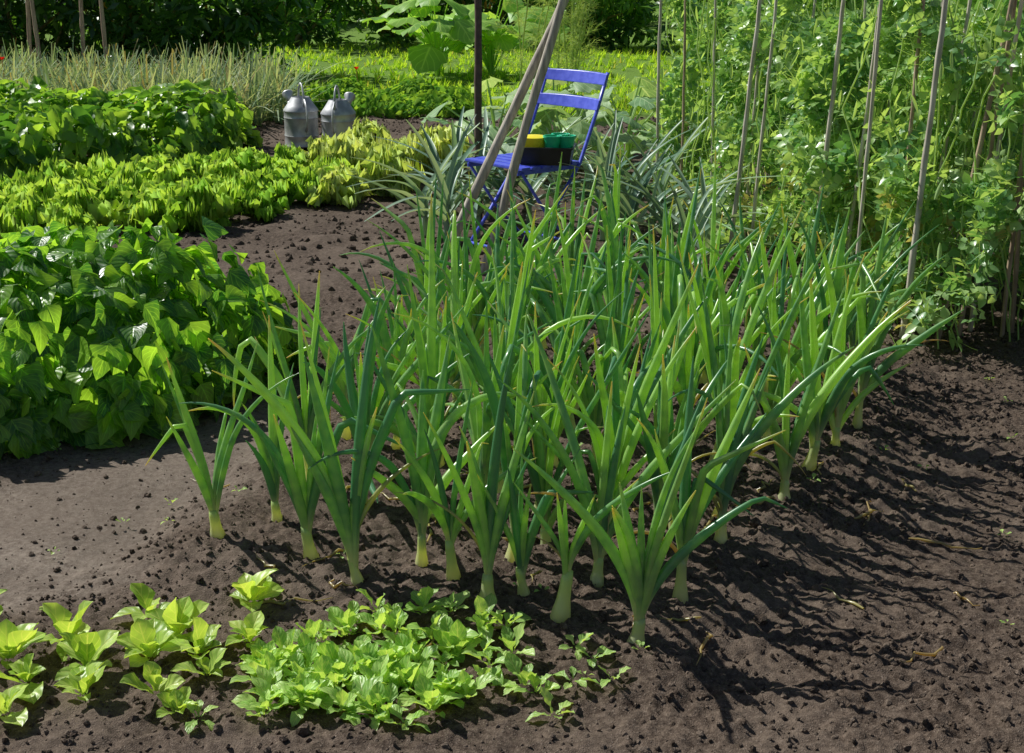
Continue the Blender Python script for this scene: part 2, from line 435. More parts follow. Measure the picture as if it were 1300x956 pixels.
# ------------------------------------------------------------------ mound crops
def mound(acc, poly, h, ntop, nside, tpls, smin, smax, droop=.25, jit=.6, edge=.3, inner=.25, seed=0, up=1.0, bump=.5):
    pts = sample_poly(poly, ntop, .02)
    def Hf(x, y):
        sd = poly_sd(x, y, poly)
        return h*(.35+.65*sstep(0, edge, sd))*(1-bump*.55+bump*vnoise(x*3.2, y*3.2, 20+seed))
    e = .04
    x, y = pts.T; z = Hf(x, y)
    gxx = (Hf(x+e, y)-Hf(x-e, y))/(2*e); gyy = (Hf(x, y+e)-Hf(x, y-e))/(2*e)
    G = np.clip(np.stack([gxx, gyy], -1), -2.5, 2.5)
    Nn = nrm(np.column_stack([-G*.7, np.ones(len(x))])+rng.normal(0, jit*.5, (len(x), 3)))
    out = -G+rng.normal(0, .6, G.shape)
    D = np.column_stack([nrm(out), -droop+rng.normal(0, .25, len(x))])
    dep = rng.random(len(x))**2*h*.35
    deepm = rng.random(len(x)) < inner; dep[deepm] = rng.random(deepm.sum())*z[deepm]*.8
    P = np.column_stack([x, y, z-dep+gz(x, y, False)])
    n = len(poly)
    Ls = [math.dist(poly[k], poly[(k+1) % n]) for k in range(n)]; tot = sum(Ls)
    area = sum(poly[k][0]*poly[(k+1) % n][1]-poly[(k+1) % n][0]*poly[k][1] for k in range(n))
    sg = 1 if area > 0 else -1
    P2 = []; D2 = []; N2 = []
    for k in range(n):
        m = int(nside*Ls[k]/tot); a_ = np.array(poly[k]); b_ = np.array(poly[(k+1) % n])
        t = rng.random(m)[:, None]; q = a_+(b_-a_)*t; ee = (b_-a_)/Ls[k]; on = np.array([ee[1], -ee[0]])*sg
        zz = rng.random(m); wob = (vnoise(q[:, 0]*5, q[:, 1]*5, 31+seed)-.5)*.22
        q = q+on*((wob+rng.normal(0, .03, m)-.10*zz**2)[:, None])
        hz = Hf(q[:, 0]-on[0]*.12, q[:, 1]-on[1]*.12)
        P2.append(np.column_stack([q, zz*hz+.03]))
        D2.append(np.column_stack([on*np.ones((m, 1))*.6+rng.normal(0, .45, (m, 2)), -.55+rng.normal(0, .3, m)]))
        N2.append(np.column_stack([on*np.ones((m, 1))*.8, .55*np.ones(m)])+rng.normal(0, jit*.5, (m, 3)))
    P = np.vstack([P]+P2); D = np.vstack([D]+D2); Nn = np.vstack([Nn]+N2)
    Nn[:, 2] = np.abs(Nn[:, 2])*up
    S = U(smin, smax, len(P)); grp = rng.integers(0, len(tpls), len(P))
    P = P-nrm(D)*S[:, None]*.4
    P[:, 2] = np.maximum(P[:, 2], .03)
    for g_ in range(len(tpls)):
        k = grp == g_
        scatter(acc, tpls[g_], P[k], D[k], Nn[k], S[k])
    return P

wb = lambda t: .86*(min(t*5, 1)**.5)*(max(0, 1-t)**.75)*(1+.25*sin(pi*min(t*1.5, 1)))
bean_t = [leaf_tpl(6, 4, wb, fold=f, arch=ar, ruf=.03, fr=1.5, ph=p) for f, ar, p in ((.12, .3, 0), (-.1, .15, 1), (.22, .45, 2), (.02, .55, 3.5))]
BEAN = [(-2.9, 3.72), (-1.5, 3.75), (-1.02, 4.1), (-.80, 4.5), (-.80, 4.85), (-1.2, 5.3), (-2.9, 5.4)]
ac = Acc(); BP = mound(ac, BEAN, .42, 2700, 1600, bean_t, .07, .13, droop=.3, jit=1.0, edge=.35, bump=.6)
for p in BP[::9]:
    g0 = np.array([p[0]+U(-.08, .08), p[1]+U(-.02, .12), 0]); m_ = (g0+p)/2+np.array([0, 0, .05])
    tube(ac, [g0, m_, p], [.004, .003, .002], 5, (.6, 0, 0, 0), close=False)
ac.build('bean_plants', M_bean)

def lettuce_tpl(nleaf, ruf, fr, wid, seed, open_=1.0):
    Vs, Fs, UVs, Rs = [], [], [], []; n = 0
    for k in range(nleaf):
        f = k/nleaf
        w = lambda t: wid*(.2+.95*sstep(.05, .75, t))*(1-max(0, (t-.85)/.15)**2*.35)
        tv, tf, tuv = leaf_tpl(7, 10, w, fold=.15, arch=U(-.1, .35)*(1-f)+.05, ruf=ruf*.6, fr=fr*U(.8, 1.2), ph=U(0, 6))
        rim = sstep(.45, 1, tuv[:, 0]); sd_ = np.abs(tuv[:, 1]-.5)*2
        edge = np.maximum(rim, sd_**2*.8)
        tv[:, 2] += edge*ruf*np.sin(tuv[:, 1]*23+U(0, 6)+tuv[:, 0]*6)*1.15
        tv[:, 1] += rim*ruf*.6*np.sin(tuv[:, 1]*19+U(0, 6))-rim*.16*sd_**2
        az = k*2.4+U(-.25, .25); el = .25+1.2*f**.8*open_; el += U(-.2, .2)
        D = np.array([[cos(az)*cos(el), sin(az)*cos(el), sin(el)]]); Nn = np.array([[-cos(az)*sin(el), -sin(az)*sin(el), cos(el)]])
        A2 = Acc(); scatter(A2, (tv, tf, tuv), np.array([[cos(az)*.03, sin(az)*.03, .01]]), D, Nn, np.array([(1.05-.35*f)*U(.8, 1.1)]))
        Vs.append(A2.V[0]); Fs.append(tf+n); UVs.append(tuv); Rs.append(np.clip(U(0, .7)+.45*(edge-.3), 0, 1)); n += len(tv)
    v = np.concatenate(Vs); v = v[:, [0, 1, 2]]
    return (v, np.concatenate(Fs), np.concatenate(UVs)), np.concatenate(Rs)
def heads(acc, poly, sp, tpls, smin, smax, zs=1.0, inset=0.0, jit=.03):
    P = np.array(poly); lo = P.min(0); hi = P.max(0); q = []
    for yy in np.arange(lo[1], hi[1], sp):
        for xx in np.arange(lo[0], hi[0], sp):
            q.append((xx+U(-jit, jit), yy+U(-jit, jit)))
    q = np.array(q); q = q[poly_sd(q[:, 0], q[:, 1], poly) > inset]
    g = rng.integers(0, len(tpls), len(q)); S = U(smin, smax, len(q))
    for k in range(len(tpls)):
        m = g == k; n = m.sum()
        if n == 0: continue
        scatter(acc, tpls[k][0], np.column_stack([q[m], gz(q[m, 0], q[m, 1], False)]), rdir(n, -.03, .03), np.tile([0, 0, 1.], (n, 1)), np.column_stack([S[m], S[m], S[m]*zs*U(.75, 1.25, n)]), vr=tpls[k][1])
LT = [lettuce_tpl(26, .17, 4.2, .50, s) for s in range(4)]
L1 = [(-3.3, 6.75), (-2.6, 6.8), (-1.5, 7.15), (-1.15, 7.8), (-1.0, 8.6), (-1.25, 9.3), (-2.1, 9.0), (-2.7, 8.4), (-3.5, 7.9)]
ac = Acc(); heads(ac, L1, .26, LT, .14, .22, 1.4, jit=.06); ac.build('frilly_lettuces', M_lett)
L2 = [(-1.15, 7.9), (-.95, 7.75), (-.68, 8.4), (-.42, 9.2), (-.4, 9.8), (-1.25, 10.0), (-1.3, 9.3), (-1.0, 8.6)]
ac = Acc(); heads(ac, L2, .27, LT, .16, .23, 1.45, jit=.04); ac.build('pale_lettuces', M_lett2)

wc = lambda t: .62*(min(t*4, 1)**.7)*(max(0, 1-t)**.5)
ch_t = [leaf_tpl(6, 4, wc, fold=.18, arch=ar, ruf=.07, fr=2.2, ph=p) for ar, p in ((.3, 0), (.5, 2), (.1, 4))]
CH = [(-4.6, 8.5), (-3.6, 8.8), (-2.6, 9.35), (-1.95, 10.0), (-2.0, 10.7), (-4.6, 10.6)]
ac = Acc(); mound(ac, CH, .34, 2000, 1000, ch_t, .12, .20, droop=-.3, jit=1.2, edge=.25, seed=5, bump=.9); ac.build('beet_plants', M_chard)

bl = lambda t: .05*(1-t)**.6+.002
bl_t = [leaf_tpl(5, 1, bl, arch=ar) for ar in (.08, .25, .5, .9)]
def blades(acc, poly, n, lmin, lmax, wid=1.0, lean=.35, tp=bl_t, dd=.12):
    c = sample_poly(poly, max(n//9, 1)); q = np.repeat(c, 9, 0)[:n]+rng.normal(0, .012, (min(n, len(c)*9), 2)); n = len(q)
    az = U(0, 2*pi, n); ti = np.abs(rng.normal(0, lean, n))
    D = np.stack([np.sin(ti)*np.cos(az), np.sin(ti)*np.sin(az), np.cos(ti)], -1)
    Nn = np.stack([-np.cos(az), -np.sin(az), np.full(n, .3)], -1)
    S = U(lmin, lmax, n); g = rng.integers(0, len(tp), n)
    P = np.column_stack([q, gz(q[:, 0], q[:, 1], False)])
    for k in range(len(tp)):
        m = g == k
        scatter(acc, tp[k], P[m], D[m], Nn[m], np.column_stack([S[m]*wid, S[m], S[m]]), a=np.where(rng.random(m.sum()) < dd, .8, 0.))
SH = [(-5.6, 11.2), (-2.6, 11.2), (-1.95, 11.6), (-2.0, 13.3), (-5.6, 13.6)]
ac = Acc(); blades(ac, SH, 5200, .34, .66, .95, .40); ac.build('shallot_bed', M_thin)

ws = lambda t: .6*(min(t*4, 1)**.6)*(max(0, 1-t)**.7)
sm_t = [leaf_tpl(3, 2, ws, fold=.2, arch=.3), leaf_tpl(3, 2, ws, fold=-.15, arch=.2)]
ac = Acc(); mound(ac, [(-1.9, 12.5), (-.40, 12.2), (-.30, 13.4), (-1.9, 13.5)], .19, 2400, 1100, sm_t, .06, .11, jit=1.2, seed=9, bump=.9); ac.build('potato_plants', M_low)
gr_t = [leaf_tpl(2, 1, lambda t: .09*(1-t)+.01, arch=ar) for ar in (.2, .6)]
ac = Acc()
blades(ac, [(-.25, 12.5), (3.5, 12.5), (4, 15.2), (-2.5, 15.2), (-2.5, 13.9), (-.25, 13.9)], 9000, .05, .12, 1.6, .6, gr_t, .04)
blades(ac, [(-3.5, 15.1), (4, 15.1), (6, 22), (-6, 22)], 15000, .06, .13, 1.9, .6, gr_t, .04)
ac.build('lawn_grass', M_grass)

wl = lambda t: .085*(1-t)**.55*(1-.3*(t < .05))+.004
lk_t = [leaf_tpl(9, 2, wl, fold=.5, arch=ar) for ar in (.25, .6, 1.0)]
def leek(acc, x, y, h=.5, n=9):
    z0 = float(gz(x, y, False)); pl = U(0, pi)
    tube(acc, [(x, y, z0), (x, y, z0+.1), (x, y, z0+.2)], [.016, .015, .012], 8, (.9, 0, 0, 0), close=False)
    for k in range(n):
        az = pl+(pi if k % 2 else 0)+U(-.4, .4); ti = .75-.07*k+U(-.1, .1)
        D = np.array([[sin(ti)*cos(az), sin(ti)*sin(az), cos(ti)]]); Nn = np.array([[-cos(az), -sin(az), .4]])
        L_ = h*U(.8, 1.2)
        scatter(acc, lk_t[int(rng.integers(0, 3))], np.array([[x, y, z0+.08+.012*k]]), D, Nn, np.array([[L_, L_, L_]]))
ac = Acc()
for (x, y) in [(-.42, 7.1), (-.34, 6.95), (-.30, 7.35), (-.38, 7.6), (-.2, 7.05), (-.32, 7.9), (-.15, 7.6), (-.05, 7.4), (.1, 7.45), (.25, 7.6),
               (.48, 7.0), (.6, 7.2), (.72, 6.9), (.55, 7.45), (.78, 7.3), (.42, 7.5), (.68, 7.6), (.55, 6.6), (.75, 6.5), (.9, 6.2), (.75, 6.05)]:
    leek(ac, x+U(-.03, .03), y+U(-.03, .03), U(.38, .52))
ac.build('leek_row', M_leek)

wq = lambda t: 1.0*(min(t*6, 1)**.5)*(max(0, 1-t)**.45)
sq_t = [leaf_tpl(8, 8, wq, fold=-.12, arch=.25, ruf=.05, fr=2.5, ph=p) for p in (0, 2, 4)]
def bigleaf(acc, x, y, n, h, lmin, lmax, tp, rad):
    z0 = float(gz(x, y, False))
    for k in range(n):
        az = k*2.4+U(-.3, .3); r = rad*U(.25, 1); zz = h*U(.45, 1)*(1-.3*r/rad)
        tip = np.array([x+cos(az)*r, y+sin(az)*r, z0+zz])
        tube(acc, [(x, y, z0), (x+cos(az)*r*.3, y+sin(az)*r*.3, z0+zz*.6), tip], [.009, .008, .005], 6, (.8, 0, 0, 0), close=False)
        el = U(-.5, .5)
        D = np.array([[cos(az), sin(az), el]]); Nn = np.array([[-el*cos(az)+U(-.5, .5), -el*sin(az)+U(-.6, .2), 1]])
        scatter(acc, tp[k % len(tp)], tip[None]-nrm(D)*.05, D, Nn, np.array([U(lmin, lmax)]))
for (x, y, n, h) in [(-.1, 9.2, 15, .66), (.35, 8.8, 14, .62), (.75, 9.3, 18, .72), (1.05, 8.9, 14, .6), (.3, 9.9, 14, .66)]:
    ac = Acc(); bigleaf(ac, x, y, n, h, .17, .28, sq_t, .42); ac.build('squash_plant', M_squash)
for (x, y) in [(-.85, 16.3), (-.25, 16.8)]:
    ac = Acc(); bigleaf(ac, x, y, 24, 1.05, .35, .55, sq_t, .55); ac.build('rhubarb_plant', M_rhub)

ac = Acc()
for s_ in range(12):
    x0, y0 = .35+U(-.3, .3), 13.6+U(-.3, .3); H_ = U(1.1, 1.8); lx, ly = U(-.3, .3), U(-.2, .2)
    st = np.array([[x0+lx*t*t, y0+ly*t*t, H_*t] for t in np.linspace(0, 1, 6)]); tube(ac, st, .008, 5, (.6, 0, 0, 0), close=False)
    for nd in range(14):
        t = (.12+.88*nd/14); c = np.array([x0+lx*t*t, y0+ly*t*t, H_*t]); az = nd*2.2+U(-.4, .4); fd = nrm(np.array([cos(az), sin(az), U(.3, .9)]))
        n = 34; s = rng.random(n); P = c+fd*s[:, None]*U(.22, .36)*(1.15-.6*t)
        S = U(.05, .12, n); scatter(ac, gr_t[nd % 2], P, fd+rng.normal(0, .75, (n, 3)), rdir(n), np.column_stack([S*.45, S, S]))
ac.build('fennel_plant', M_fenn)

# ------------------------------------------------------------------ peas on canes
def pea_tpl():
    Vs, Fs, UVs = [], [], []; n = 0
    lf = leaf_tpl(3, 2, lambda t: .8*(min(t*3, 1)**.5)*(max(0, 1-t)**.4), fold=.15, arch=.2)
    for (y, sx, sc, ang) in [(.0, 1, .62, .9), (.0, -1, .62, .9), (.55, 1, .55, .85), (.5, -1, .55, .85)]:
        A2 = Acc(); a_ = ang*U(.8, 1.2)
        scatter(A2, lf, np.array([[0, y, 0]]), np.array([[sx*sin(a_), cos(a_), U(-.3, .4)]]), np.array([[U(-.4, .4), 0, 1]]), np.array([sc]))
        Vs.append(A2.V[0]); Fs.append(lf[1]+n); UVs.append(lf[2]); n += len(lf[0])
    t = np.linspace(0, 1, 6); pts = np.stack([.12*np.sin(t*5)*t, t*1.5, .25*t*t], -1)
    rb = np.concatenate([pts+[.014, 0, 0], pts-[.014, 0, 0]])
    Vs.append(rb); Fs.append(np.array([(k, k+1, k+7, k+6) for k in range(5)])+n); UVs.append(np.zeros((12, 2))+.5)
    return np.concatenate(Vs), np.concatenate(Fs), np.concatenate(UVs)
PT = [pea_tpl() for _ in range(4)]
def pea_row(acc, p0, p1, half, h, n, nst):
    p0 = np.array(p0); p1 = np.array(p1); L_ = math.dist(p0, p1); e = (p1-p0)/L_; o_ = np.array([e[1], -e[0]])
    s = U(-.15, L_+.1, n); z = rng.random(n)**.85
    top = h*(.66+.6*vnoise(s*3.1, s*0+3, 41))
    wd = half*(1.05-.5*z)*(.4+1.1*vnoise(s*3.4+9, z*4, 42))
    sgn = np.where(rng.random(n) < .5, -1, 1); d = sgn*wd*(1-.55*rng.random(n)**1.6)
    q = p0+e*s[:, None]+o_*d[:, None]
    P = np.column_stack([q, z*top+.04])
    dens = .6*vnoise(q[:, 0]*6+q[:, 1]*4, P[:, 2]*6, 43)+.4*vnoise(q[:, 0]*14+q[:, 1]*11, P[:, 2]*15, 44); keep = dens > .38
    P = P[keep]; sg = sgn[keep]; m = len(P)
    D = np.column_stack([o_*sg[:, None]*.6+rng.normal(0, .6, (m, 2)), .25+rng.normal(0, .5, m)])
    Nn = np.column_stack([o_*sg[:, None]*.5, np.full(m, .8)])+rng.normal(0, .5, (m, 3))
    S = U(.05, .10, m); g = rng.integers(0, 4, m)
    dd = np.where((rng.random(m) < .06) & (P[:, 2] < .5), .7, 0.)
    for k in range(4):
        kk = g == k; scatter(acc, PT[k], P[kk], D[kk], Nn[kk], S[kk], a=dd[kk])
    for k in range(nst):
        s0 = U(0, L_); dd_ = U(-half, half)*.95; tt = np.linspace(0, 1, 14)
        q = p0+e*(s0+np.cumsum(rng.normal(0, .03, 14)))[:, None]+o_*(dd_*(1-.3*tt)+np.cumsum(rng.normal(0, .022, 14)))[:, None]
        tube(acc, np.column_stack([q, tt*h*U(.85, 1.25)]), .0035, 4, (1, 0, 0, .1), close=False)
    m = n//40; s = U(0, L_, m); sgn = np.where(rng.random(m) < .5, -1, 1)
    q = p0+e*s[:, None]+o_*(sgn*half*.9)[:, None]
    pod = leaf_tpl(5, 2, lambda t: .22*sin(pi*min(max(t, .03), .97))**.6, fold=-.5, arch=.1)
    scatter(acc, pod, np.column_stack([q, U(.25, h, m)]), np.column_stack([rng.normal(0, .3, (m, 2)), -np.ones(m)]), rdir(m), U(.055, .08, m), r=np.ones(m))
ac = Acc(); pea_row(ac, (1.84, 4.98), (1.16, 8.1), .36, 1.14, 9800, 160); ac.build('pea_plants', M_pea)
ac = Acc(); pea_row(ac, (2.75, 5.9), (2.2, 9.3), .36, 1.15, 4500, 70); ac.build('pea_plants', M_pea)

def cane(x, y, dx, dy, H_=2.0, r=.008, mat=M_cane, name='bamboo_cane'):
    ac = Acc(); n = 25; t = np.linspace(0, 1, n)
    wob = np.cumsum(rng.normal(0, .0014, (n, 2)), 0)
    pts = np.column_stack([x+dx*t*H_/1.2+wob[:, 0], y+dy*t*H_/1.2+wob[:, 1], -.05+t*H_])
    rr = r*(1-.3*t)*(1+.14*(np.arange(n) % 4 == 0))
    tube(ac, pts, rr, 8); ac.build(name, mat)
for (x, y, dx, dy, H_, r, mt) in [
    (.81, 7.8, 0, 0, 2.0, .010, M_cane), (.92, 7.6, -.01, 0, 1.9, .008, M_caned), (1.00, 6.4, .10, 0, 2.1, .0115, M_cane), (1.12, 6.5, .06, 0, 2.0, .009, M_cane),
    (1.16, 6.9, .03, 0, 2.0, .008, M_cane), (1.24, 5.75, .07, 0, 2.1, .011, M_cane), (1.36, 5.65, .08, .02, 2.0, .009, M_cane), (1.45, 5.05, .06, 0, 2.2, .0125, M_cane),
    (1.60, 5.12, .14, -.05, 2.1, .011, M_caned), (1.70, 5.16, .07, -.06, 2.1, .010, M_caned), (1.75, 5.2, .06, -.04, 2.1, .010, M_cane), (1.84, 5.1, .0, -.05, 2.0, .009, M_caned),
    (1.90, 5.15, -.07, -.05, 2.1, .010, M_caned), (1.86, 5.9, .1, 0, 2.0, .008, M_cane), (1.95, 6.4, -.05, 0, 2.0, .008, M_cane), (1.66, 6.6, -.04, 0, 2.0, .008, M_cane),
    (1.30, 6.6, .08, 0, 2.0, .008, M_cane), (1.5, 7.6, .03, 0, 2.1, .008, M_cane), (1.1, 7.7, .06, 0, 2.1, .008, M_cane), (1.7, 8.0, .03, 0, 2.1, .009, M_cane), (2.35, 6.9, .0, 0, 2.1, .008, M_cane), (2.55, 6.3, -.06, 0, 2.1, .009, M_caned), (2.2, 7.4, .05, 0, 2.0, .008, M_cane), (2.45, 5.8, .05, 0, 2.0, .009, M_cane),
    (1.9, 8.3, .0, 0, 2.1, .009, M_cane), (2.15, 8.0, .05, 0, 2.1, .009, M_cane), (2.0, 7.2, .05, 0, 2.1, .009, M_cane), (1.04, 7.2, -.03, 0, 2.0, .008, M_cane), (1.5, 5.35, .02, 0, 2.1, .009, M_caned), (1.33, 5.35, .03, 0, 2.1, .009, M_cane), (1.62, 5.5, .10, -.02, 2.1, .009, M_cane), (1.55, 6.0, .06, -.02, 2.1, .009, M_cane)]:
    cane(x, y, dx, dy, H_, r, mt)
for (x, y, dx) in [(-4.95, 13.7, .0), (-4.7, 13.9, .05), (-4.5, 13.7, -.05), (-4.2, 14.0, .03), (-3.9, 13.8, -.03)]:
    cane(x, y, dx, 0, 2.2, .022, M_caned, 'wooden_stake')
def pole(name, a_, b_, r, mat):
    ac = Acc(); t = np.linspace(0, 1, 22)[:, None]; a_ = np.array(a_); b_ = np.array(b_)
    pts = a_+(b_-a_)*t; pts[:, :2] += np.cumsum(rng.normal(0, .0015, (22, 2)), 0)
    tube(ac, pts, r*(1.05-.25*t[:, 0])*(1+.05*np.sin(t[:, 0]*31)), 10); ac.build(name, mat)
pole('wooden_pole', (-.36, 6.2, -.05), (.60, 6.28, 2.0), .022, M_pole)
pole('wooden_pole', (-.147, 6.15, -.05), (.44, 6.15, 2.05), .021, M_pole)
pole('metal_post', (-.18, 7.4, -.1), (-.18, 7.4, 1.9), .021, M_post)

# ------------------------------------------------------------------ chair
import bmesh
def box_ob(name, size, loc, rot, mat, parent, bev=.003):
    bm = bmesh.new(); bmesh.ops.create_cube(bm, size=1)
    for v in bm.verts: v.co.x *= size[0]; v.co.y *= size[1]; v.co.z *= size[2]
    bmesh.ops.bevel(bm, geom=bm.edges[:], offset=bev, segments=2, affect='EDGES')
    me = bpy.data.meshes.new(name); bm.to_mesh(me); bm.free(); me.materials.append(mat)
    ob = bpy.data.objects.new(name, me); scene.collection.objects.link(ob)
    ob.location = loc; ob.rotation_euler = rot; ob.parent = parent
    return ob
def tube_ob(name, pts, r, mat, parent, ns=10, flat=1.0):
    ac = Acc(); tube(ac, pts, r, ns, flat=flat); return ac.build(name, mat, parent=parent)
ch = bpy.data.objects.new('folding_chair', None); scene.collection.objects.link(ch)
W = .42; Dp = .36
def slat_curved(name, z, yb, hgt, parent):
    bm = bmesh.new(); n = 12; rows = []
    for k in range(n+1):
        u = -1+2*k/n; x = u*(W/2+.012); y = yb+.030*(1-u*u)
        hz = hgt*(1-.10*u*u)
        row = []
        for dy, dz in ((-.007, -hz/2), (.007, -hz/2), (.007, hz/2), (-.007, hz/2)):
            row.append(bm.verts.new((x, y+dy+dz*.35, z+dz)))
        rows.append(row)
    for k in range(n):
        for q in range(4):
            bm.faces.new((rows[k][q], rows[k][(q+1) % 4], rows[k+1][(q+1) % 4], rows[k+1][q]))
    bm.faces.new(rows[0][::-1]); bm.faces.new(rows[-1])
    bmesh.ops.recalc_face_normals(bm, faces=bm.faces[:])
    me = bpy.data.meshes.new(name); bm.to_mesh(me); bm.free(); me.materials.append(M_blue)
    ob = bpy.data.objects.new(name, me); scene.collection.objects.link(ob); ob.parent = parent
    b = ob.modifiers.new('b', 'BEVEL'); b.width = .003; b.segments = 2; b.limit_method = 'ANGLE'
    return ob
yb0 = Dp/2
for sx, nm in ((-1, 'left'), (1, 'right')):
    x = sx*W/2
    tube_ob('backrest_leg_'+nm, [(x, yb0+.17, .86), (x, yb0+.10, .68), (x, yb0, .455), (x, yb0-.20, .2), (x, -.19, 0)], .010, M_blue, ch, flat=.75)
    xi = sx*(W/2-.02)
    tube_ob('cross_leg_'+nm, [(xi, -Dp/2+.02, .435), (xi, 0, .22), (xi, yb0+.04, 0)], .009, M_blue, ch, flat=.75)
slat_curved('backrest_top', .83, yb0+.15, .055, ch)
slat_curved('backrest_lower', .715, yb0+.105, .055, ch)
for k in range(6):
    box_ob('seat_slat_%d' % (k+1), (W+.0, .052, .014), (0, -Dp/2+.03+k*.0615, .455), (0, 0, 0), M_blue, ch)
for sx in (-1, 1): box_ob('seat_rail', (.014, Dp, .022), (sx*(W/2-.03), 0, .436), (0, 0, 0), M_blue, ch)
tube_ob('foot_bar_front', [(-W/2, -.165, .06), (W/2, -.165, .06)], .007, M_blue, ch)
tube_ob('foot_bar_back', [(-W/2+.02, yb0, .07), (W/2-.02, yb0, .07)], .007, M_blue, ch)
yaw = -radians(50)
ch.rotation_euler = (0, 0, yaw)
ch.location = (.045, 6.60, .0)
def open_box(name, w, d, h, th, mat, loc, rz, taper=.9):
    bm = bmesh.new()
    def ring(a_, b_, z): return [bm.verts.new((sx*a_/2, sy*b_/2, z)) for sx, sy in ((-1, -1), (1, -1), (1, 1), (-1, 1))]
    r = [ring(w*taper, d*taper, 0), ring(w, d, h), ring(w+.012, d+.012, h), ring(w+.012, d+.012, h+.006), ring(w-th*2, d-th*2, h+.006), ring(w*taper-th*2, d*taper-th*2, th)]
    for a_, b_ in zip(r[:-1], r[1:]):
        for q in range(4): bm.faces.new((a_[q], a_[(q+1) % 4], b_[(q+1) % 4], b_[q]))
    bm.faces.new(r[0][::-1]); bm.faces.new(r[-1])
    me = bpy.data.meshes.new(name); bm.to_mesh(me); bm.free(); me.materials.append(mat)
    ob = bpy.data.objects.new(name, me); scene.collection.objects.link(ob); ob.location = loc; ob.rotation_euler = (0, 0, rz)
    return ob
def lathe(name, prof, mat, loc, n=32, parent=None, sy=1.0):
    th = np.linspace(0, 2*pi, n, endpoint=False); pr = np.array(prof); pr[:, 0] = np.maximum(pr[:, 0], 1e-4)
    V = np.stack([pr[:, 0:1]*np.cos(th), sy*pr[:, 0:1]*np.sin(th), pr[:, 1:2]+0*th], -1).reshape(-1, 3)
    m = len(pr); i = np.arange(m-1)[:, None]; j = np.arange(n)[None]
    F = np.stack([i*n+j, i*n+(j+1) % n, (i+1)*n+(j+1) % n, (i+1)*n+j], -1).reshape(-1, 4)
    a_ = Acc(); a_.add(V, F, np.zeros((len(V), 4))); ob = a_.build(name, mat, smooth=True, parent=parent); ob.location = loc
    e = ob.modifiers.new('e', 'EDGE_SPLIT'); e.split_angle = radians(35)
    return ob
def pot(name, r0, r1, h, mat, loc, n=28):
    return lathe(name, [(0, 0), (r0, 0), (r1, h), (r1+.004, h), (r1+.004, h+.008), (r1-.003, h+.008), (r0-.003, .006), (0, .006)], mat, loc, n)
SZ = .4625
open_box('planting_tray', .25, .17, .075, .004, M_black, (.16, 6.5, SZ), radians(-8))
lathe('yellow_dish', [(0, 0), (.055, 0), (.06, .03), (.063, .045), (.05, .05), (0, .052)], M_yell, (.10, 6.5, SZ+.0655+.01))
for dx, dy in ((.185, 6.46), (.225, 6.53), (.25, 6.47)):
    pot('green_pot', .028, .04, .065, M_green, (dx, dy, SZ+.008+.05))

# ------------------------------------------------------------------ watering cans
def watering_can(x, y, az, s=1.0):
    e = bpy.data.objects.new('watering_can', None); scene.collection.objects.link(e)
    R = .115
    prof = [(0, 0), (R, 0), (R+.004, .006), (R, .012), (R, .06), (R+.003, .066), (R, .072), (R, .17), (R+.003, .176), (R, .182), (R, .21), (R+.004, .216), (R+.003, .222),
            (R-.02, .25), (R-.045, .285), (R-.055, .30), (R-.057, .295), (R-.06, .28), (0, .275)]
    lathe('body', prof, M_zinc, (0, 0, 0), 40, e, sy=.9)
    t = np.linspace(0, pi, 16)
    tube_ob('top_handle', np.stack([-.02+.075*np.cos(t), .0*t, .25+.13*np.sin(t)], -1), .010, M_zinc, e, flat=.6)
    tube_ob('back_handle', [(-R, 0, .10), (-R-.035, 0, .13), (-R-.05, 0, .19), (-R-.03, 0, .25), (-R+.03, 0, .30)], .009, M_zinc, e, flat=.6)
    tube_ob('spout', [(R-.01, 0, .05), (R+.05, 0, .10), (R+.12, 0, .17), (R+.19, 0, .25)], [.026, .022, .017, .014], M_zinc, e, 14)
    ac_ = Acc(); tube(ac_, [(R+.18, 0, .24), (R+.20, 0, .265), (R+.22, 0, .285), (R+.225, 0, .29)], [.014, .022, .036, .036], 20); ac_.build('rose', M_zinc, parent=e)
    tube_ob('spout_brace', [(R-.005, 0, .19), (R+.10, 0, .16)], .005, M_zinc, e, 8)
    e.location = (x, y, float(gz(x, y, False))+.005); e.rotation_euler = (0, 0, az); e.scale = (s, s, s)
watering_can(-1.565, 10.5, radians(112), 1.2)
watering_can(-1.27, 10.35, radians(84), 1.2)

def poppy(x, y, z):
    ac = Acc(); tube(ac, [(x, y, 0), (x+.01, y, z*.5), (x, y, z)], .004, 5, (.3, 0, 0, 1), close=False)
    pt = leaf_tpl(4, 4, lambda t: 1.1*(min(t*2+.2, 1))*(max(0, 1.02-t)**.35), fold=.2, arch=-.3)
    az = np.arange(5)*2*pi/5
    scatter(ac, pt, np.tile([x, y, z], (5, 1)), np.stack([np.cos(az), np.sin(az), 0*az+.6], -1), np.stack([-np.cos(az), -np.sin(az), 0*az+1.5], -1), .038)
    ac.build('poppy', M_red)
for p in [(-4.35, 12.2, .50), (-1.45, 13.3, .33)]: poppy(*p)

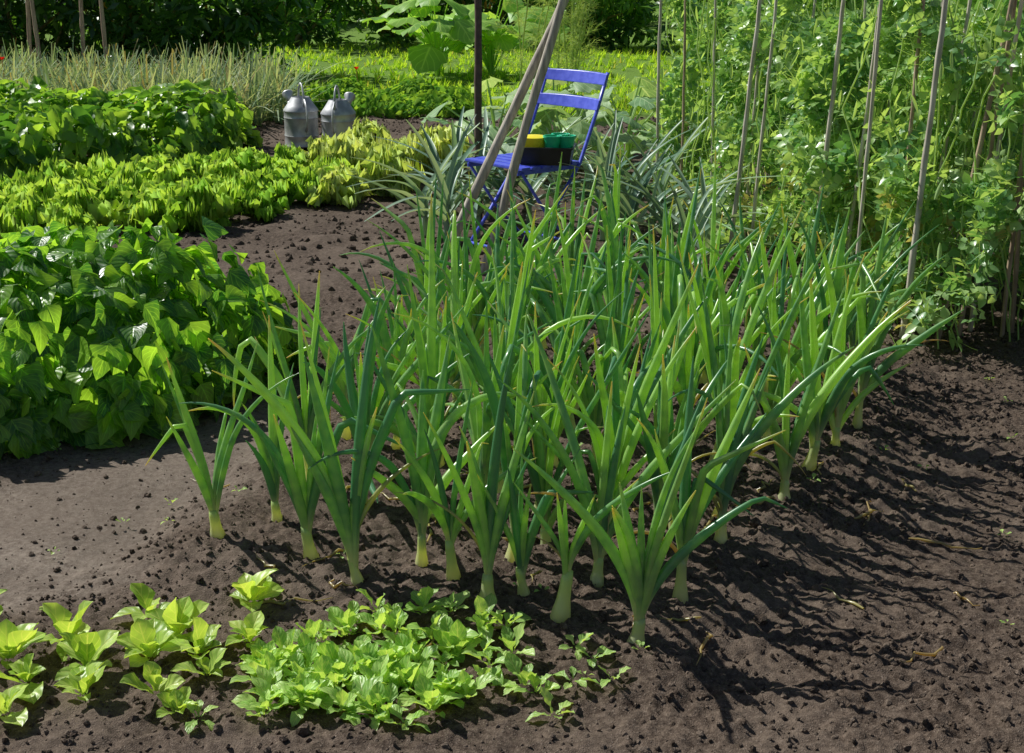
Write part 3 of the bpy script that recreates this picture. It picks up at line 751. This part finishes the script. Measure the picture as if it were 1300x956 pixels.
# ------------------------------------------------------------------ foreground seedlings
wy = lambda t: .72*(.22+.78*sstep(.1, .6, t))*(max(0, 1-t**3.5)**.5)
yl = [leaf_tpl(8, 5, wy, fold=.25, arch=ar, ruf=.045, fr=2, ph=p) for ar, p in ((.25, 0), (.5, 2), (.0, 4))]
def rosette(acc, x, y, n, lmin, lmax, tp, up=.7):
    z0 = float(gz(x, y, False)); az = np.arange(n)*2.4+U(0, 6)+U(-.3, .3, n); f = np.arange(n)/n
    el = .3+up*f+U(-.15, .25, n)
    D = np.stack([np.cos(az)*np.cos(el), np.sin(az)*np.cos(el), np.sin(el)], -1)
    Nn = np.stack([-np.cos(az)*np.sin(el), -np.sin(az)*np.sin(el), np.cos(el)], -1)+rng.normal(0, .25, (n, 3))
    S = U(lmin, lmax, n); g = rng.integers(0, len(tp), n)
    P = np.tile([x, y, z0+.015], (n, 1))+D*.008
    for k in range(len(tp)):
        m = g == k
        if m.any(): scatter(acc, tp[k], P[m], D[m], Nn[m], S[m])
for (x, y, s) in [(-.80, 2.80, 1.15), (-.70, 2.72, .95), (-.92, 2.70, 1.0), (-1.03, 2.62, 1.0), (-.58, 2.86, .9), (-.76, 2.62, .9), (-.86, 2.57, 1.0), (-.99, 2.52, .9), (-.63, 2.64, .8),
                  (-1.12, 2.76, .9), (-.72, 2.50, .8), (-.56, 2.70, .7), (-.60, 2.54, .75), (-.50, 2.56, .65), (-.84, 2.47, .8), (-.97, 2.42, .8), (-.66, 2.44, .6)]:
    ac = Acc(); rosette(ac, x+U(-.02, .02), y+U(-.02, .02), int(rng.integers(6, 11)), .045*s, .10*s, yl, 1.15); ac.build('young_lettuce', M_seed)
wr = lambda t: .62*(.16+.84*sstep(.2, .65, t))*(max(0, 1-t**3)**.55)
rl = [leaf_tpl(8, 4, wr, fold=.18, arch=ar, ruf=.05, fr=2.6, ph=p) for ar, p in ((.3, 0), (.55, 2), (.1, 4))]
SD = [(-.52, 2.58), (-.42, 2.70), (-.28, 2.82), (-.10, 2.76), (.02, 2.66), (.08, 2.54), (.02, 2.40), (-.5, 2.40)]
ac = Acc()
q = sample_poly(SD, 130)
for (x, y) in q:
    if rng.random() < vnoise(x*9, y*9, 77)+.15: rosette(ac, x, y, 6, .03, .074, rl, 1.2)
for (x, y) in [(.16, 2.56), (.12, 2.50), (.20, 2.5), (.13, 2.6), (-.6, 2.40), (-.2, 2.36), (.08, 2.4)]: rosette(ac, x, y, 5, .03, .055, rl, .6)
ac.build('seedling_row', M_rad)
ac = Acc()
for k in range(60):
    x, y = U(-1.6, 2.0), U(2.3, 4.8)
    rosette(ac, x, y, 4, .008, .018, yl, .5)
ac.build('small_weeds', M_rad)

# ------------------------------------------------------------------ background shrubs
sh_t = [leaf_tpl(2, 2, ws, fold=.2, arch=.3), leaf_tpl(2, 2, ws, fold=-.1, arch=.1)]
def shrub(name, c, rad, n, ls, mat, K=60):
    ac = Acc(); c = np.array(c, float); rad = np.array(rad, float)
    u = nrm(rng.normal(0, 1, (K, 3))); cc = c+u*rad*(rng.random((K, 1))**.35); cc[:, 2] = np.abs(cc[:, 2])
    cs = U(.16, .34, K)*rad.min()*1.1
    k = rng.integers(0, K, n); v = nrm(rng.normal(0, 1, (n, 3)))*rng.random((n, 1))**.45
    P = cc[k]+v*cs[k][:, None]*[1, 1, .8]; P[:, 2] = np.abs(P[:, 2])+.03
    D = v+rng.normal(0, .6, (n, 3)); Nn = v*.7+[0, 0, .8]+rng.normal(0, .4, (n, 3))
    S = U(ls*.7, ls*1.3, n); rr = np.clip(U(0, .7, n)+.5*(rng.random(K)[k]-.3), 0, 1)
    for g in range(2): scatter(ac, sh_t[g], P[g::2], D[g::2], Nn[g::2], S[g::2], r=rr[g::2])
    for m in range(0, K, 3):
        b = np.array([c[0]+U(-.1, .1), c[1]+U(-.1, .1), 0]); mid = (b+cc[m])/2+rng.normal(0, .08, 3)
        tube(ac, [b, mid, cc[m]], [.03, .02, .008], 5, (.1, 0, 0, .6), close=False)
    ac.build(name, mat)
for k, (x, y, h) in enumerate([(-6.6, 15.6, 1.3), (-5.3, 15.3, 1.2), (-4.2, 15.6, 1.15), (-3.4, 16.4, 1.1)]):
    shrub('garden_shrub', (x, y, h*.8), (1.0, .8, h), 2600, .19, M_shrub, 60)
for (x, y, h, mt) in [(-3.3, 21.8, 1.5, M_shrub), (-1.9, 22.5, 1.5, M_shrub2), (-.4, 22.5, 1.5, M_shrub), (1.2, 21.5, 1.4, M_shrub2), (2.8, 20, 1.4, M_shrub), (4.4, 19, 1.4, M_shrub2), (6, 18, 1.4, M_shrub)]:
    shrub('flowering_bush', (x, y, h*.8), (1.2, .9, h), 3000, .18, mt, 50)
for (x, y, h) in [(2.6, 11.5, 1.0), (3.6, 11.0, 1.0), (4.8, 10.5, 1.1)]:
    shrub('currant_bush', (x, y, h*.7), (.75, .6, h*.8), 3000, .10, M_shrub2, 45)
ac = Acc(); n = 12000
P = np.column_stack([U(-14, 14, n), 29+U(-.9, .9, n)*(1), 3.2*rng.random(n)]); P[:, 1] -= .5*vnoise(P[:, 0]*1.2, P[:, 2]*1.5, 88)
for g in range(2): scatter(ac, sh_t[g], P[g::2], rdir(len(P[g::2]), -.6, .6), rdir(len(P[g::2]), .2, 1.2), U(.25, .42, len(P[g::2])))
ac.build('hedge', M_hedge)

# ------------------------------------------------------------------ light, world, camera
AZ = math.atan2(-.83, .56); EL = radians(45)
sd_ = np.array([sin(AZ)*cos(EL), cos(AZ)*cos(EL), sin(EL)])
from mathutils import Vector
sl = bpy.data.lights.new('sun', 'SUN'); sl.energy = 5.0; sl.angle = radians(.5); sl.color = (1, .98, .93)
so = bpy.data.objects.new('sun', sl); scene.collection.objects.link(so)
so.rotation_euler = Vector(sd_).to_track_quat('Z', 'Y').to_euler(); so.location = (-5, 8, 10)
w = bpy.data.worlds.new('World'); scene.world = w; w.use_nodes = True
nt = w.node_tree; bg = nt.nodes['Background']; sk = nt.nodes.new('ShaderNodeTexSky'); sk.sky_type = 'NISHITA'
sk.sun_disc = False; sk.sun_elevation = EL; sk.sun_rotation = AZ % (2*pi)
nt.links.new(sk.outputs[0], bg.inputs[0]); bg.inputs[1].default_value = .058
cam = bpy.data.cameras.new('camera'); co = bpy.data.objects.new('camera', cam); scene.collection.objects.link(co)
co.location = (0, 0, 1.42); co.rotation_euler = (radians(90-15.6), 0, 0)
cam.lens = 49.46; cam.sensor_width = 36; cam.shift_y = -45/1300; cam.clip_end = 1000
scene.camera = co
scene.view_settings.view_transform = 'Standard'; scene.view_settings.look = 'None'; scene.view_settings.exposure = 0
